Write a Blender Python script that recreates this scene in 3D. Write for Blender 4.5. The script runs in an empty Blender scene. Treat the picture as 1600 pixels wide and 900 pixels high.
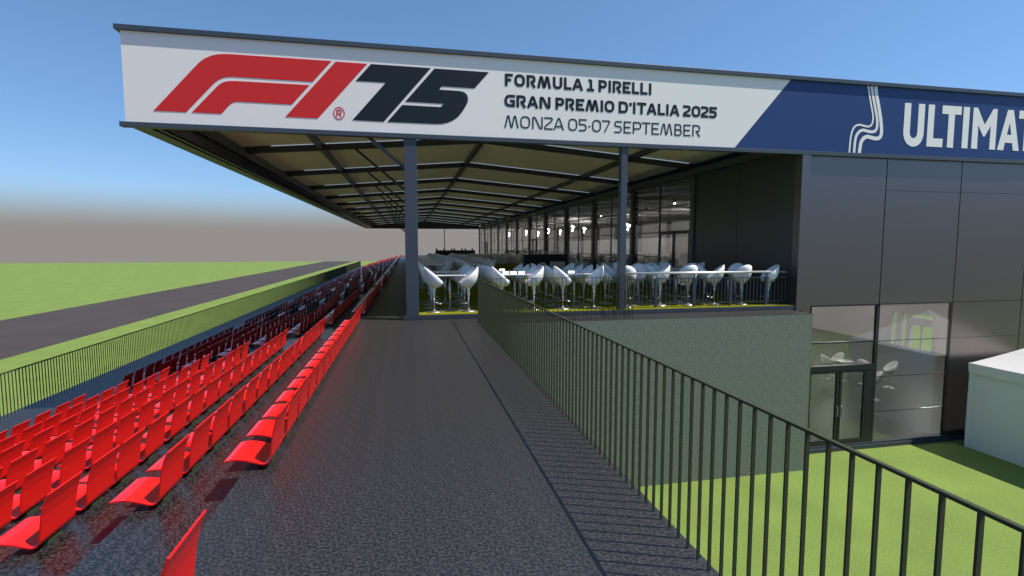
import bpy, bmesh, math, random
from mathutils import Vector, Matrix
random.seed(7)
R = math.radians
sc = bpy.context.scene
COL = sc.collection

# ------------------------------------------------------------------ camera
EYE = 1.65
cam_d = bpy.data.cameras.new('camera')
cam_d.sensor_width = 36.0
cam_d.lens = 18.0
cam_d.clip_start = 0.05
cam_d.clip_end = 3000
cam = bpy.data.objects.new('camera', cam_d)
COL.objects.link(cam)
cam.location = (0, 0, EYE)
PITCH = math.atan(65 / 800.0)
YAW = math.atan(164 / math.hypot(800, 65))
cam.rotation_euler = (math.pi / 2 - PITCH, 0, -YAW)
sc.camera = cam

# ------------------------------------------------------------------ world, sun, exposure
SUN = Vector((0.53, -0.195, 0.945)).normalized()          # towards the sun
ELEV = math.asin(SUN.z)
ROT = math.atan2(SUN.x, SUN.y)
w = bpy.data.worlds.new('World')
sc.world = w
w.use_nodes = True
nt = w.node_tree
nt.nodes.clear()
def wn(t, **k):
    n = nt.nodes.new(t)
    for a, b in k.items(): setattr(n, a, b)
    return n
sky = wn('ShaderNodeTexSky', sky_type='NISHITA', sun_disc=False)
sky.sun_elevation = ELEV
sky.sun_rotation = ROT
sky.air_density = 1.0
sky.dust_density = 0.3
sky.ozone_density = 1.6
SKY_STRENGTH = 0.10
geo = wn('ShaderNodeTexCoord')
sep = wn('ShaderNodeSeparateXYZ')
ramp = wn('ShaderNodeValToRGB')
cr = ramp.color_ramp
cr.interpolation = 'EASE'
cr.elements[0].position = 0.022
cr.elements[0].color = (0, 0, 0, 1)
cr.elements[1].position = 0.105
cr.elements[1].color = (1, 1, 1, 1)
mix = wn('ShaderNodeMix', data_type='RGBA')
mix.inputs['A'].default_value = (2.31, 2.16, 2.08, 1)   # grey ground haze under the horizon (before strength)
bg = wn('ShaderNodeBackground')
bg.inputs['Strength'].default_value = SKY_STRENGTH
out = wn('ShaderNodeOutputWorld')
L = nt.links.new
L(geo.outputs['Generated'], sep.inputs[0])
L(sep.outputs['Z'], ramp.inputs[0])
L(ramp.outputs[0], mix.inputs['Factor'])
tint = wn('ShaderNodeMix', data_type='RGBA', blend_type='MULTIPLY')   # colour balance of the sky
tint.inputs['Factor'].default_value = 1
tr_ = wn('ShaderNodeValToRGB')
tr_.color_ramp.elements[0].position = 0.06
tr_.color_ramp.elements[0].color = (0.63, 0.80, 1.08, 1)
tr_.color_ramp.elements[1].position = 0.42
tr_.color_ramp.elements[1].color = (0.80, 1.04, 1.18, 1)
L(sep.outputs['Z'], tr_.inputs[0])
L(tr_.outputs[0], tint.inputs['B'])
L(sky.outputs[0], tint.inputs['A'])
L(tint.outputs['Result'], mix.inputs['B'])
L(mix.outputs['Result'], bg.inputs[0])
L(bg.outputs[0], out.inputs[0])

sun_d = bpy.data.lights.new('sun', 'SUN')
sun_d.energy = 5.0
sun_d.angle = R(0.5)
sun_d.color = (1.0, 0.93, 0.82)
sun = bpy.data.objects.new('sun', sun_d)
COL.objects.link(sun)
sun.rotation_euler = SUN.to_track_quat('Z', 'Y').to_euler()
sun.location = (20, -10, 40)

sc.view_settings.view_transform = 'Standard'
sc.view_settings.look = 'None'
sc.view_settings.gamma = 1
sc.view_settings.exposure = 0.35
sc.render.engine = 'CYCLES'
sc.cycles.use_denoising = True
sc.cycles.max_bounces = 12
sc.cycles.transparent_max_bounces = 24
sc.cycles.caustics_reflective = False
sc.cycles.caustics_refractive = False
sc.cycles.sample_clamp_indirect = 6

# ------------------------------------------------------------------ materials
M = {}
def mat(name, col, rough=0.5, metal=0.0, spec=0.5, coat=0.0, emit=None, estr=0.0):
    m = bpy.data.materials.new(name)
    m.use_nodes = True
    b = m.node_tree.nodes['Principled BSDF']
    b.inputs['Base Color'].default_value = (*col, 1)
    b.inputs['Roughness'].default_value = rough
    b.inputs['Metallic'].default_value = metal
    b.inputs['Specular IOR Level'].default_value = spec
    if coat:
        b.inputs['Coat Weight'].default_value = coat
        b.inputs['Coat Roughness'].default_value = 0.06
    if emit:
        b.inputs['Emission Color'].default_value = (*emit, 1)
        b.inputs['Emission Strength'].default_value = estr
    M[name] = m
    return m
def noisy(m, c1, c2, scale, detail=4, lo=0.35, hi=0.65, bump=0.0, rough=None, distortion=0.0, scale2=None, amt2=0.0, tile=None):
    """object-space noise between two colours, optional bump, roughness variation and a larger second mottling"""
    t = m.node_tree
    b = t.nodes['Principled BSDF']
    tc = t.nodes.new('ShaderNodeTexCoord')
    n = t.nodes.new('ShaderNodeTexNoise')
    n.inputs['Scale'].default_value = scale
    n.inputs['Detail'].default_value = detail
    n.inputs['Distortion'].default_value = distortion
    r = t.nodes.new('ShaderNodeValToRGB')
    r.color_ramp.elements[0].position = lo
    r.color_ramp.elements[0].color = (*c1, 1)
    r.color_ramp.elements[1].position = hi
    r.color_ramp.elements[1].color = (*c2, 1)
    if tile:                                   # the print repeats on sheets of this size
        ma = t.nodes.new('ShaderNodeVectorMath'); ma.operation = 'SCALE'; ma.inputs['Scale'].default_value = 1/tile
        fa = t.nodes.new('ShaderNodeVectorMath'); fa.operation = 'FRACTION'
        mb = t.nodes.new('ShaderNodeVectorMath'); mb.operation = 'SCALE'; mb.inputs['Scale'].default_value = tile
        t.links.new(tc.outputs['Object'], ma.inputs[0]); t.links.new(ma.outputs[0], fa.inputs[0]); t.links.new(fa.outputs[0], mb.inputs[0])
        t.links.new(mb.outputs[0], n.inputs['Vector'])
    else:
        t.links.new(tc.outputs['Object'], n.inputs['Vector'])
    t.links.new(n.outputs['Fac'], r.inputs[0])
    last = r.outputs[0]
    if scale2:
        n2 = t.nodes.new('ShaderNodeTexNoise')
        n2.inputs['Scale'].default_value = scale2
        n2.inputs['Detail'].default_value = 3
        mr = t.nodes.new('ShaderNodeMapRange')
        mr.inputs['From Min'].default_value = 0.3
        mr.inputs['From Max'].default_value = 0.7
        mr.inputs['To Min'].default_value = 1 - amt2
        mr.inputs['To Max'].default_value = 1 + amt2
        t.links.new(mb.outputs[0] if tile else tc.outputs['Object'], n2.inputs['Vector'])
        t.links.new(n2.outputs['Fac'], mr.inputs[0])
        mx = t.nodes.new('ShaderNodeMix')
        mx.data_type = 'RGBA'
        mx.blend_type = 'MULTIPLY'
        mx.inputs['Factor'].default_value = 1
        t.links.new(last, mx.inputs['A'])
        t.links.new(mr.outputs[0], mx.inputs['B'])
        last = mx.outputs['Result']
    t.links.new(last, b.inputs['Base Color'])
    if bump:
        bp = t.nodes.new('ShaderNodeBump')
        bp.inputs['Strength'].default_value = bump
        bp.inputs['Distance'].default_value = 0.01
        t.links.new(n.outputs['Fac'], bp.inputs['Height'])
        t.links.new(bp.outputs[0], b.inputs['Normal'])
    if rough:
        mr = t.nodes.new('ShaderNodeMapRange')
        mr.inputs['To Min'].default_value = rough[0]
        mr.inputs['To Max'].default_value = rough[1]
        t.links.new(n.outputs['Fac'], mr.inputs[0])
        t.links.new(mr.outputs[0], b.inputs['Roughness'])
    return m

noisy(mat('grass', (0.2, 0.3, 0.06), 0.9, spec=0.15), (0.108, 0.178, 0.034), (0.196, 0.258, 0.070), 38, 6, 0.34, 0.68, bump=0.4, scale2=0.7, amt2=0.10)
noisy(mat('asphalt', (0.09, 0.085, 0.09), 0.9, spec=0.15), (0.048, 0.040, 0.041), (0.066, 0.055, 0.055), 30, 6, bump=0.2, scale2=0.25, amt2=0.10)
noisy(mat('deck', (0.06, 0.06, 0.06), 0.4, spec=0.95), (0.0045, 0.0044, 0.0050), (0.0345, 0.0325, 0.0345), 58, 4, 0.44, 0.57, bump=0.04, rough=(0.36, 0.48), distortion=0.4, tile=0.215, scale2=15, amt2=0.32)
noisy(mat('tier', (0.06, 0.06, 0.06), 0.35, spec=0.7), (0.0045, 0.0044, 0.0050), (0.0380, 0.0365, 0.0385), 58, 4, 0.44, 0.57, tile=0.215, bump=0.04, rough=(0.28, 0.44), distortion=0.4, scale2=15, amt2=0.32)
noisy(mat('landing', (0.15, 0.16, 0.15), 0.42, spec=0.9), (0.088, 0.103, 0.090), (0.178, 0.196, 0.176), 34, 4, 0.40, 0.60, bump=0.04, distortion=0.4, tile=0.33, scale2=1.0, amt2=0.05)
mat('seat_red', (0.72, 0.010, 0.008), 0.22, spec=0.42)
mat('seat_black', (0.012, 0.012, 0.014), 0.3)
mat('seat_white', (0.78, 0.78, 0.80), 0.25)
mat('dark_steel', (0.036, 0.046, 0.063), 0.42, spec=0.5)
mat('window_frame', (0.085, 0.085, 0.09), 0.32)
mat('frame_steel', (0.020, 0.023, 0.022), 0.4, spec=0.3)
mat('column_steel', (0.046, 0.061, 0.084), 0.42)
mat('base_steel', (0.45, 0.44, 0.44), 0.38, metal=1.0)
mat('rail_steel', (0.047, 0.053, 0.029), 0.55, spec=0.15)
mat('trim', (0.050, 0.066, 0.090), 0.4)
mat('panel', (0.172, 0.158, 0.158), 0.30, metal=0.84, spec=0.4)
mat('side_panel', (0.045, 0.047, 0.050), 0.32)
mat('joint', (0.008, 0.008, 0.009), 0.7)
mat('sign_white', (0.86, 0.84, 0.82), 0.45, spec=0.3)
mat('sign_blue', (0.018, 0.052, 0.175), 0.45, spec=0.3)
mat('sign_red', (0.66, 0.027, 0.025), 0.45, spec=0.3)
mat('sign_dark', (0.008, 0.014, 0.024), 0.45, spec=0.3)
mat('membrane', (0.80, 0.76, 0.68), 0.7, spec=0.2)
mat('aluminium', (0.82, 0.85, 0.90), 0.3, metal=0.6)
mat('glow_line', (0.8, 0.85, 0.9), 0.4, emit=(0.60, 0.80, 1.0), estr=0.30)  # bluish glow put into the material, not a known lamp
mat('chrome', (0.52, 0.51, 0.48), 0.28, metal=1.0)
mat('bright_chrome', (0.95, 0.92, 0.90), 0.36, metal=0.85)
mat('stool_white', (0.86, 0.86, 0.86), 0.36)
mat('table_white', (0.80, 0.80, 0.80), 0.18)
noisy(mat('carpet', (0.06, 0.10, 0.015), 1.0, spec=0.0), (0.13, 0.135, 0.010), (0.20, 0.205, 0.020), 60, 4, bump=0.4)
noisy(mat('rattan', (0.4, 0.4, 0.4), 0.7), (0.45, 0.46, 0.46), (0.70, 0.71, 0.71), 40, 2, bump=0.4)
mat('cushion', (0.60, 0.64, 0.68), 0.8)
mat('bar_black', (0.007, 0.007, 0.008), 0.35)
mat('interior_wall', (0.54, 0.50, 0.50), 0.7)
mat('interior_ceiling', (0.50, 0.49, 0.48), 0.7)
mat('interior_floor', (0.070, 0.076, 0.070), 0.38)
mat('lamp', (1, 1, 1), 0.4, emit=(1.0, 0.97, 0.93), estr=400)
mat('fill_glow', (1, 1, 1), 0.4, emit=(1.0, 0.96, 0.93), estr=27)  # emission for the added panels of the lower room
mat('tent_white', (0.83, 0.81, 0.79), 0.55, spec=0.3)
mat('cloth_white', (0.75, 0.74, 0.73), 0.7)
mat('glassware', (0.75, 0.80, 0.85), 0.05, spec=1.0)

def glass(name, tint, f0):
    m = bpy.data.materials.new(name)
    m.use_nodes = True
    t = m.node_tree
    t.nodes.clear()
    o = t.nodes.new('ShaderNodeOutputMaterial')
    tr = t.nodes.new('ShaderNodeBsdfTransparent')
    tr.inputs[0].default_value = (*tint, 1)
    gl = t.nodes.new('ShaderNodeBsdfGlossy')
    gl.inputs['Roughness'].default_value = 0.0
    gl.inputs['Color'].default_value = (0.9, 0.93, 0.93, 1)
    fr = t.nodes.new('ShaderNodeFresnel')
    gm_ = t.nodes.new('ShaderNodeNewGeometry')
    mr = t.nodes.new('ShaderNodeMapRange')          # same reflectance on both faces of the pane
    mr.inputs['To Min'].default_value = f0
    mr.inputs['To Max'].default_value = 1/f0
    t.links.new(gm_.outputs['Backfacing'], mr.inputs[0])
    t.links.new(mr.outputs[0], fr.inputs[0])
    mx = t.nodes.new('ShaderNodeMixShader')
    t.links.new(fr.outputs[0], mx.inputs[0])
    t.links.new(tr.outputs[0], mx.inputs[1])
    t.links.new(gl.outputs[0], mx.inputs[2])
    t.links.new(mx.outputs[0], o.inputs[0])
    M[name] = m
glass('glass', (0.80, 0.81, 0.81), 1.72)
glass('door_glass', (0.62, 0.66, 0.64), 1.6)

# fabric that lets a little daylight through
t_ = M['membrane'].node_tree
b_ = t_.nodes['Principled BSDF']; o_ = t_.nodes['Material Output']
tl_ = t_.nodes.new('ShaderNodeBsdfTranslucent'); tl_.inputs[0].default_value = (0.95, 0.92, 0.72, 1)
mx_ = t_.nodes.new('ShaderNodeMixShader'); mx_.inputs[0].default_value = 0.095
t_.links.new(b_.outputs[0], mx_.inputs[1]); t_.links.new(tl_.outputs[0], mx_.inputs[2]); t_.links.new(mx_.outputs[0], o_.inputs[0])
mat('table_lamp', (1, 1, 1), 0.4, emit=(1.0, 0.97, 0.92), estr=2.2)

# ------------------------------------------------------------------ mesh helpers
ORG = {}
class MB:
    def __init__(s): s.v = []; s.f = []; s.smooth = []
    def add(s, vs, fs, sm=False):
        k = len(s.v)
        s.v += [tuple(p) for p in vs]
        for f in fs:
            s.f.append(tuple(i + k for i in f)); s.smooth.append(sm)
        return s
    def box(s, x0, x1, y0, y1, z0, z1):
        v = [(x0,y0,z0),(x1,y0,z0),(x1,y1,z0),(x0,y1,z0),(x0,y0,z1),(x1,y0,z1),(x1,y1,z1),(x0,y1,z1)]
        return s.add(v, [(0,3,2,1),(4,5,6,7),(0,1,5,4),(1,2,6,5),(2,3,7,6),(3,0,4,7)])
    def bar(s, p, q, wx, wz, up=(0,0,1)):
        """rectangular bar from p to q, wx wide across and wz deep along up"""
        p = Vector(p); q = Vector(q); d = (q - p).normalized()
        a = d.cross(Vector(up)).normalized(); b = a.cross(d).normalized()
        a *= wx / 2; b *= wz / 2
        v = [p-a-b, p+a-b, p+a+b, p-a+b, q-a-b, q+a-b, q+a+b, q-a+b]
        return s.add(v, [(0,1,2,3),(7,6,5,4),(0,4,5,1),(1,5,6,2),(2,6,7,3),(3,7,4,0)])
    def tube(s, pts, r, n=8, closed=False):
        pts = [Vector(p) for p in pts]
        rings = []
        m = len(pts)
        for i, p in enumerate(pts):
            if closed: d = pts[(i+1) % m] - pts[i-1]
            else: d = pts[min(i+1, m-1)] - pts[max(i-1, 0)]
            d.normalize()
            u = Vector((0,0,1)) if abs(d.z) < 0.9 else Vector((1,0,0))
            a = d.cross(u).normalized(); b = d.cross(a).normalized()
            rings.append([p + a*r*math.cos(2*math.pi*k/n) + b*r*math.sin(2*math.pi*k/n) for k in range(n)])
        v = [x for ring in rings for x in ring]; f = []
        for i in range(m if closed else m-1):
            j = (i+1) % m
            for k in range(n):
                f.append((i*n+k, i*n+(k+1) % n, j*n+(k+1) % n, j*n+k))
        if not closed:
            f.append(tuple(range(n-1, -1, -1))); f.append(tuple((m-1)*n+k for k in range(n)))
        return s.add(v, f, True)
    def lathe(s, prof, c=(0,0,0), n=16):
        v = []; f = []
        for r, z in prof:
            for k in range(n):
                v.append((c[0]+r*math.cos(2*math.pi*k/n), c[1]+r*math.sin(2*math.pi*k/n), c[2]+z))
        for i in range(len(prof)-1):
            for k in range(n):
                f.append((i*n+k, i*n+(k+1) % n, (i+1)*n+(k+1) % n, (i+1)*n+k))
        if prof[0][0] > 1e-4: f.append(tuple(range(n-1, -1, -1)))
        if prof[-1][0] > 1e-4: f.append(tuple((len(prof)-1)*n+k for k in range(n)))
        return s.add(v, f, True)
    def prism_y(s, pts, y0, y1):
        """outline in XZ pushed from y0 (front) to y1"""
        n = len(pts)
        ar = sum(pts[i][0]*pts[(i+1) % n][1]-pts[(i+1) % n][0]*pts[i][1] for i in range(n))
        if ar < 0: pts = pts[::-1]
        v = [(x,y0,z) for x,z in pts] + [(x,y1,z) for x,z in pts]
        f = [tuple(range(n)), tuple(range(2*n-1, n-1, -1))]
        for i in range(n):
            j = (i+1) % n
            f.append((i, i+n, j+n, j))
        return s.add(v, f)
    def ribbon_y(s, pts, wd, y0, y1, closed=False, widths=None):
        """flat stroke of width wd along pts in XZ"""
        P = [Vector((p[0], p[1])) for p in pts]; n = len(P)
        lf = []; rt = []
        for i in range(n):
            if closed or 0 < i < n-1:
                a = (P[i]-P[i-1]).normalized(); b = (P[(i+1) % n]-P[i]).normalized()
            elif i == 0: a = b = (P[1]-P[0]).normalized()
            else: a = b = (P[-1]-P[-2]).normalized()
            na = Vector((-a.y, a.x)); nb = Vector((-b.y, b.x))
            m = (na+nb)
            m = m.normalized() if m.length > 1e-6 else na
            k = 1/max(0.35, m.dot(na))
            h = (widths[i] if widths else wd)/2
            lf.append(P[i]+m*h*k); rt.append(P[i]-m*h*k)
        v = []; f = []
        for q in (lf, rt):
            for yv in (y0, y1):
                v += [(p.x, yv, p.y) for p in q]
        # index: lf front 0..n, lf back n.., rt front 2n.., rt back 3n..
        for i in range(n if closed else n-1):
            j = (i+1) % n
            f += [(2*n+i, 2*n+j, j, i), (n+i, n+j, 3*n+j, 3*n+i), (i, j, n+j, n+i), (3*n+i, 3*n+j, 2*n+j, 2*n+i)]
        if not closed:
            f += [(0, n, 3*n, 2*n), (n-1, 3*n-1, 4*n-1, 2*n-1)]
        return s.add(v, f)
    def xf(s, mtx):
        s.v = [tuple(mtx @ Vector(p)) for p in s.v]; return s
    def mesh(s, name, mt, off=(0,0,0)):
        me = bpy.data.meshes.new(name)
        me.from_pydata([(p[0]-off[0], p[1]-off[1], p[2]-off[2]) for p in s.v], [], s.f)
        me.polygons.foreach_set('use_smooth', s.smooth)
        for m in (mt if isinstance(mt, (list, tuple)) else [mt]): me.materials.append(M[m])
        me.update()
        return me
    def part(s, name, mt, parent=None, bevel=0):
        off = ORG.get(parent.name, (0,0,0)) if parent else (0,0,0)
        o = bpy.data.objects.new(name, s.mesh(name, mt, off))
        COL.objects.link(o)
        if parent: o.parent = parent; ORG[o.name] = off
        if bevel:
            b = o.modifiers.new('bevel', 'BEVEL'); b.width = bevel; b.segments = 2; b.limit_method = 'ANGLE'
        return o

def tag(o, label, cat=None, group=None, kind=None):
    o['label'] = label
    if cat: o['category'] = cat
    if group: o['group'] = group
    if kind: o['kind'] = kind
    return o
def thing(name, label, cat, loc=(0,0,0), group=None):
    o = bpy.data.objects.new(name, None)
    o.empty_display_size = 0.2
    COL.objects.link(o)
    o.location = loc
    ORG[o.name] = tuple(loc)
    return tag(o, label, cat, group)
def struct(o, label=None, kind='structure'):
    o['kind'] = kind
    if label: o['label'] = label
    return o
def dup(root, loc, rotz, label, group=None):
    r = root.copy(); COL.objects.link(r); r.location = loc; r.rotation_euler = (0, 0, rotz)
    r['label'] = label
    if group: r['group'] = group
    for ch in list(root.children):
        c = ch.copy(); COL.objects.link(c); c.parent = r
        for g in list(ch.children):
            d = g.copy(); COL.objects.link(d); d.parent = c
    return r
ORD = ['first','second','third','fourth','fifth','sixth','seventh','eighth','ninth','tenth','eleventh','twelfth','thirteenth','fourteenth','fifteenth','sixteenth','seventeenth','eighteenth','nineteenth','twentieth']

G = -3.97          # lawn level; the walkway is level 0
YF = 11.60         # front plane of the pavilion

# ------------------------------------------------------------------ ground, track, walkway
g = MB().box(-420, 420, -5, 202, G-0.5, G).part('grass_ground', 'grass')
struct(g, 'bright green grass ground around the grandstand and pavilion')
rd = MB()
rd.add([(-30.4,-4.9,G+.004),(-19.9,-4.9,G+.004),(-19.9,201.5,G+.004),(-30.4,201.5,G+.004)], [(0,1,2,3)])
struct(rd.part('race_track', 'asphalt'), 'grey asphalt race track across the grass on the left')
struct(MB().box(-1.2, 1.52, -4, 96, G, 0).part('walkway', 'deck'), 'speckled dark grey walkway between the red seats and the railing')
ln = MB().box(1.52, 9.75, 10.76, 11.58, G, -0.012).part('concrete_landing', 'landing')
tag(ln, 'grey green concrete landing block with a tall front face in front of the terrace', 'landing')
lt = MB().box(1.52, 9.75, 10.76, 11.58, -0.012, 0.0).part('landing_surface', 'deck', ln)
struct(MB().box(0.0, 9.95, 11.70, 96, G, 0.10).part('terrace_floor', 'dark_steel'), 'raised terrace floor under the canopy')
struct(MB().box(0.25, 9.94, 11.592, 11.71, 0.106, 0.118).box(0.02, 9.94, 11.712, 72, 0.10, 0.118).part('carpet', 'carpet'), 'olive green carpet on the terrace floor')

# ------------------------------------------------------------------ grandstand tiers
ST = thing('grandstand', 'stepped grey grandstand tiers carrying the rows of red seats down to the track fence', 'grandstand', (-4.5, 40, G))
PX, PZ = 0.75, 0.234
for n in range(1, 9):
    x1 = -1.2 - PX*(n-1); x0 = x1 - PX if n < 8 else -8.32
    MB().box(x0, x1-0.001, -4, 96, G, -PZ*n).part('tier', 'tier', ST)

# ------------------------------------------------------------------ seats
prof = [(-1.333,.086),(-1.295,.094),(-1.24,.094),(-1.18,.082),(-1.12,.062),(-1.085,.050),(-1.060,.047),(-1.040,.056),(-1.028,.072),(-1.021,.092),
        (-1.012,.175),(-1.000,.262),(-0.980,.345),(-0.952,.418)]
SPLIT = 8
TH = 0.010
def shell(pts, w):
    """folded sheet of thickness TH following pts in XZ, w wide along Y, flat facets"""
    P = [Vector((p[0], p[1])) for p in pts]; n = len(P); off = []
    for i in range(n):
        a = (P[min(i+1,n-1)]-P[max(i-1,0)]).normalized()
        off.append(P[i]+Vector((-a.y, a.x))*(-TH))
    m = MB(); v = []
    for y in (0, w):
        v += [(p.x, y, p.y) for p in P] + [(p.x, y, p.y) for p in off]
    f = []
    N = 2*n
    for i in range(n-1):
        f += [(i, i+1, N+i+1, N+i), (n+i, N+n+i, N+n+i+1, n+i+1), (i, n+i, n+i+1, i+1), (N+i, N+i+1, N+n+i+1, N+n+i)]
    f += [(0, N, N+n, n), (n-1, 2*n-1, N+2*n-1, N+n-1)]
    return m.add(v, f)
SW = 0.385
BX, BZ = -1.05, 0.0
loc_prof = [(x-BX, z-BZ) for x, z in prof]
pan = shell(loc_prof[:SPLIT+1], SW)
back = shell(loc_prof[SPLIT:], SW)
brk = MB().box(-0.09, 0.01, 0.12, 0.265, 0.0, 0.036)
SEAT_G = 'red seats in the grandstand rows'
pan_me = {c: pan.mesh('seat_pan', 'seat_'+c) for c in ('red','black','white')}
back_me = {c: back.mesh('backrest', 'seat_'+c) for c in ('red','black','white')}
brk_me = brk.mesh('mounting_bracket', 'rail_steel')
def seat_color(n, y):
    if 1 <= n <= 5 and abs(y-28.2) < 0.45: return 'white'
    if 1 <= n <= 4 and abs(y-42.6) < 0.7: return 'white'
    if 1 <= n <= 5 and abs(y-59.5) < 0.8: return 'white'
    if n == 0 and (26.5 < y < 31.2 or 33.5 < y < 38): return 'white'
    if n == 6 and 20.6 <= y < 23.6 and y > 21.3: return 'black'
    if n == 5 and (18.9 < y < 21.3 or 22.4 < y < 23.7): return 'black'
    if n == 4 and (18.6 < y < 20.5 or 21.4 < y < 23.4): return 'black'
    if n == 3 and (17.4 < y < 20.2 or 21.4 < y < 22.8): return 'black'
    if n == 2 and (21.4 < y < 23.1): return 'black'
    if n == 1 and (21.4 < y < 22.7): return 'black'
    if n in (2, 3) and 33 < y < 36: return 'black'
    return 'red'
ROWN = ['back row beside the walkway','second row from the walkway','third row from the walkway','fourth row from the walkway','fifth row from the walkway','sixth row from the walkway','seventh row from the walkway','lowest row nearest the track fence']
BLK = ['sunlit front block','middle shaded block','far shaded block']
def place_seat(n, y, label, c):
    o = thing('stadium_seat', label, 'seat', (BX-PX*n, y, -PZ*n), SEAT_G)
    for nm, me in (('seat_pan', pan_me[c]), ('backrest', back_me[c]), ('mounting_bracket', brk_me)):
        p = bpy.data.objects.new(nm, me); COL.objects.link(p); p.parent = o
    return o
place_seat(0, 2.17, 'nearest red seat cut off by the bottom edge, alone before the aisle', 'red')
NS = 15
PITCH_Y = 0.496
mass = {c: MB() for c in ('red','black','white')}
for k in range(11):
    for n in range(8):
        dr = random.Random(k*31+n)
        for i in range(NS):
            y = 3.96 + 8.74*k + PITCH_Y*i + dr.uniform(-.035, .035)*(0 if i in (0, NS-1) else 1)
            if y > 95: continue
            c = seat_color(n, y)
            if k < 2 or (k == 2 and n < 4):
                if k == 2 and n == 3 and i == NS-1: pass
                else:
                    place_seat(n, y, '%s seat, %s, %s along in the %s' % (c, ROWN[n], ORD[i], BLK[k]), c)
                    continue
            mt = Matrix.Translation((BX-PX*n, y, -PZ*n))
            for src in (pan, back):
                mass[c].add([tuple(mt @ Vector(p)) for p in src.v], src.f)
mm = MB(); idx = []
for ci, c in enumerate(('red','black','white')):
    mm.add(mass[c].v, mass[c].f); idx += [ci]*len(mass[c].f)
o = mm.part('distant_seats', ['seat_red','seat_black','seat_white'])
o.data.polygons.foreach_set('material_index', idx)
tag(o, 'far rows of red seats with a few white and black ones down to the end of the grandstand', 'seats', None, 'stuff')

# ------------------------------------------------------------------ railings
def baluster_mesh(h, wx=0.017, wy=0.008):
    return MB().box(-wx/2, wx/2, -wy/2, wy/2, 0, h).mesh('baluster', 'rail_steel')
def railing(root, base, step, count, me, limit=100):
    """count bars from base along step; the first `limit` are parts, the others one part"""
    b = Vector(base); st = Vector(step); rl = Vector(ORG[root.name])
    for i in range(min(count, limit)):
        o = bpy.data.objects.new('baluster', me); COL.objects.link(o); o.parent = root
        o.location = b + st*i - rl
    if count > limit:
        m = MB(); vs = [v.co for v in me.vertices]; fs = [tuple(p.vertices) for p in me.polygons]
        for i in range(limit, count):
            q = b + st*i
            m.add([tuple(c+q) for c in vs], fs)
        o = m.part('distant_balusters', 'rail_steel', root); o['kind'] = 'stuff'
XR = 1.482
HR = 0.945
r = thing('walkway_railing', 'long dark metal railing of thin upright bars along the right edge of the walkway', 'railing', (XR, 5.5, 0))
MB().box(XR-.010, XR+.010, 0.25, 10.95, HR, HR+.013).part('handrail', 'rail_steel', r, .003)
railing(r, (XR, 0.93, 0), (0, 0.1005, 0), 100, baluster_mesh(HR))
m = MB()
for i in range(7): m.box(XR-.0085, XR+.0085, 0.93-.1005*(i+1)-.004, 0.93-.1005*(i+1)+.004, 0, HR)
m.part('near_balusters', 'rail_steel', r)
r = thing('landing_railing', 'dark metal railing of thin bars across the landing in front of the terrace stools', 'railing', (3.3, 10.93, 0))
m = MB().box(XR+.022, 5.09, 10.92, 10.94, HR, HR+.013)
m.box(5.065, 5.085, 10.94, 11.57, HR, HR+.013)
m.part('handrail', 'rail_steel', r)
bm_ = baluster_mesh(HR, .010, .015)
railing(r, (XR+.10, 10.93, 0), (0.0998, 0, 0), 36, bm_)
railing(r, (5.075, 11.02, 0), (0, 0.1, 0), 6, bm_)
XT = -8.20
r = thing('trackside_fence', 'long dark bar fence at the foot of the grandstand with green grass behind it', 'fence', (XT, 50, -PZ*8))
MB().box(XT-.012, XT+.012, 8.0, 95.6, -PZ*8+.90, -PZ*8+.925).part('handrail', 'rail_steel', r)
railing(r, (XT, 11.2, -PZ*8), (0, 0.1, 0), 845, baluster_mesh(.90, .012, .018))
m = MB()
for i in range(30): m.box(XT-.006, XT+.006, 11.1-.1*i-.009, 11.1-.1*i+.009, -PZ*8, -PZ*8+.9)
m.part('near_balusters', 'rail_steel', r)

# terrace railing with chrome handrail
r = thing('terrace_railing', 'low railing with a bright chrome handrail along the front of the terrace', 'railing', (7.5, 11.78, .118))
YT = 11.80
MB().tube([(5.2, YT, .985), (9.82, YT, .985)], .030, 10).part('handrail', 'bright_chrome', r)
m = MB().box(5.2, 9.82, YT-.012, YT+.012, .835, .855).box(5.2, 9.82, YT-.012, YT+.012, .20, .218)
m.part('rail', 'dark_steel', r)
for x in (5.22, 6.09, 7.14, 8.18, 9.23):
    MB().box(x-.03, x+.03, YT-.02, YT+.02, .118, .855).box(x-.01, x+.01, YT-.01, YT+.01, .855, .965).part('post', 'dark_steel', r)
me = MB().box(-.007, .007, -.007, .007, 0, .617).mesh('baluster', 'dark_steel')
railing(r, (5.32, YT, .218), (0.104, 0, 0), 44, me)

# ------------------------------------------------------------------ canopy over the terrace
CN = thing('terrace_canopy', 'long dark steel canopy roof over the terrace with pale membrane ceiling and rafters', 'canopy', (2.3, 41, 0))
XL, XRG, XRT = -5.36, 2.45, 9.95
SL = 0.084
ZR = 4.96                                   # underside of the rafters at the ridge
zb = lambda x: ZR - SL*abs(x-XRG)
FR = [11.90] + [16.64+5*k for k in range(12)]
YEND = 71.64
for y in FR:
    m = MB()
    for a, b in ((XL+.2, XRG), (XRG, XRT)):
        m.bar((a, y, zb(a)+.10), (b, y, zb(b)+.10), .12, .20, up=(0,0,1))
    m.part('rafter', 'dark_steel', CN)
    k = MB()  # added glowing strips stand in for pale lines of unknown origin
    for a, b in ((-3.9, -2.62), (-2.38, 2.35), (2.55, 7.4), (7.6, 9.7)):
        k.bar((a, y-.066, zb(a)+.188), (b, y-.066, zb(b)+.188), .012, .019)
    k.part('glow_line', 'glow_line', CN)
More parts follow.
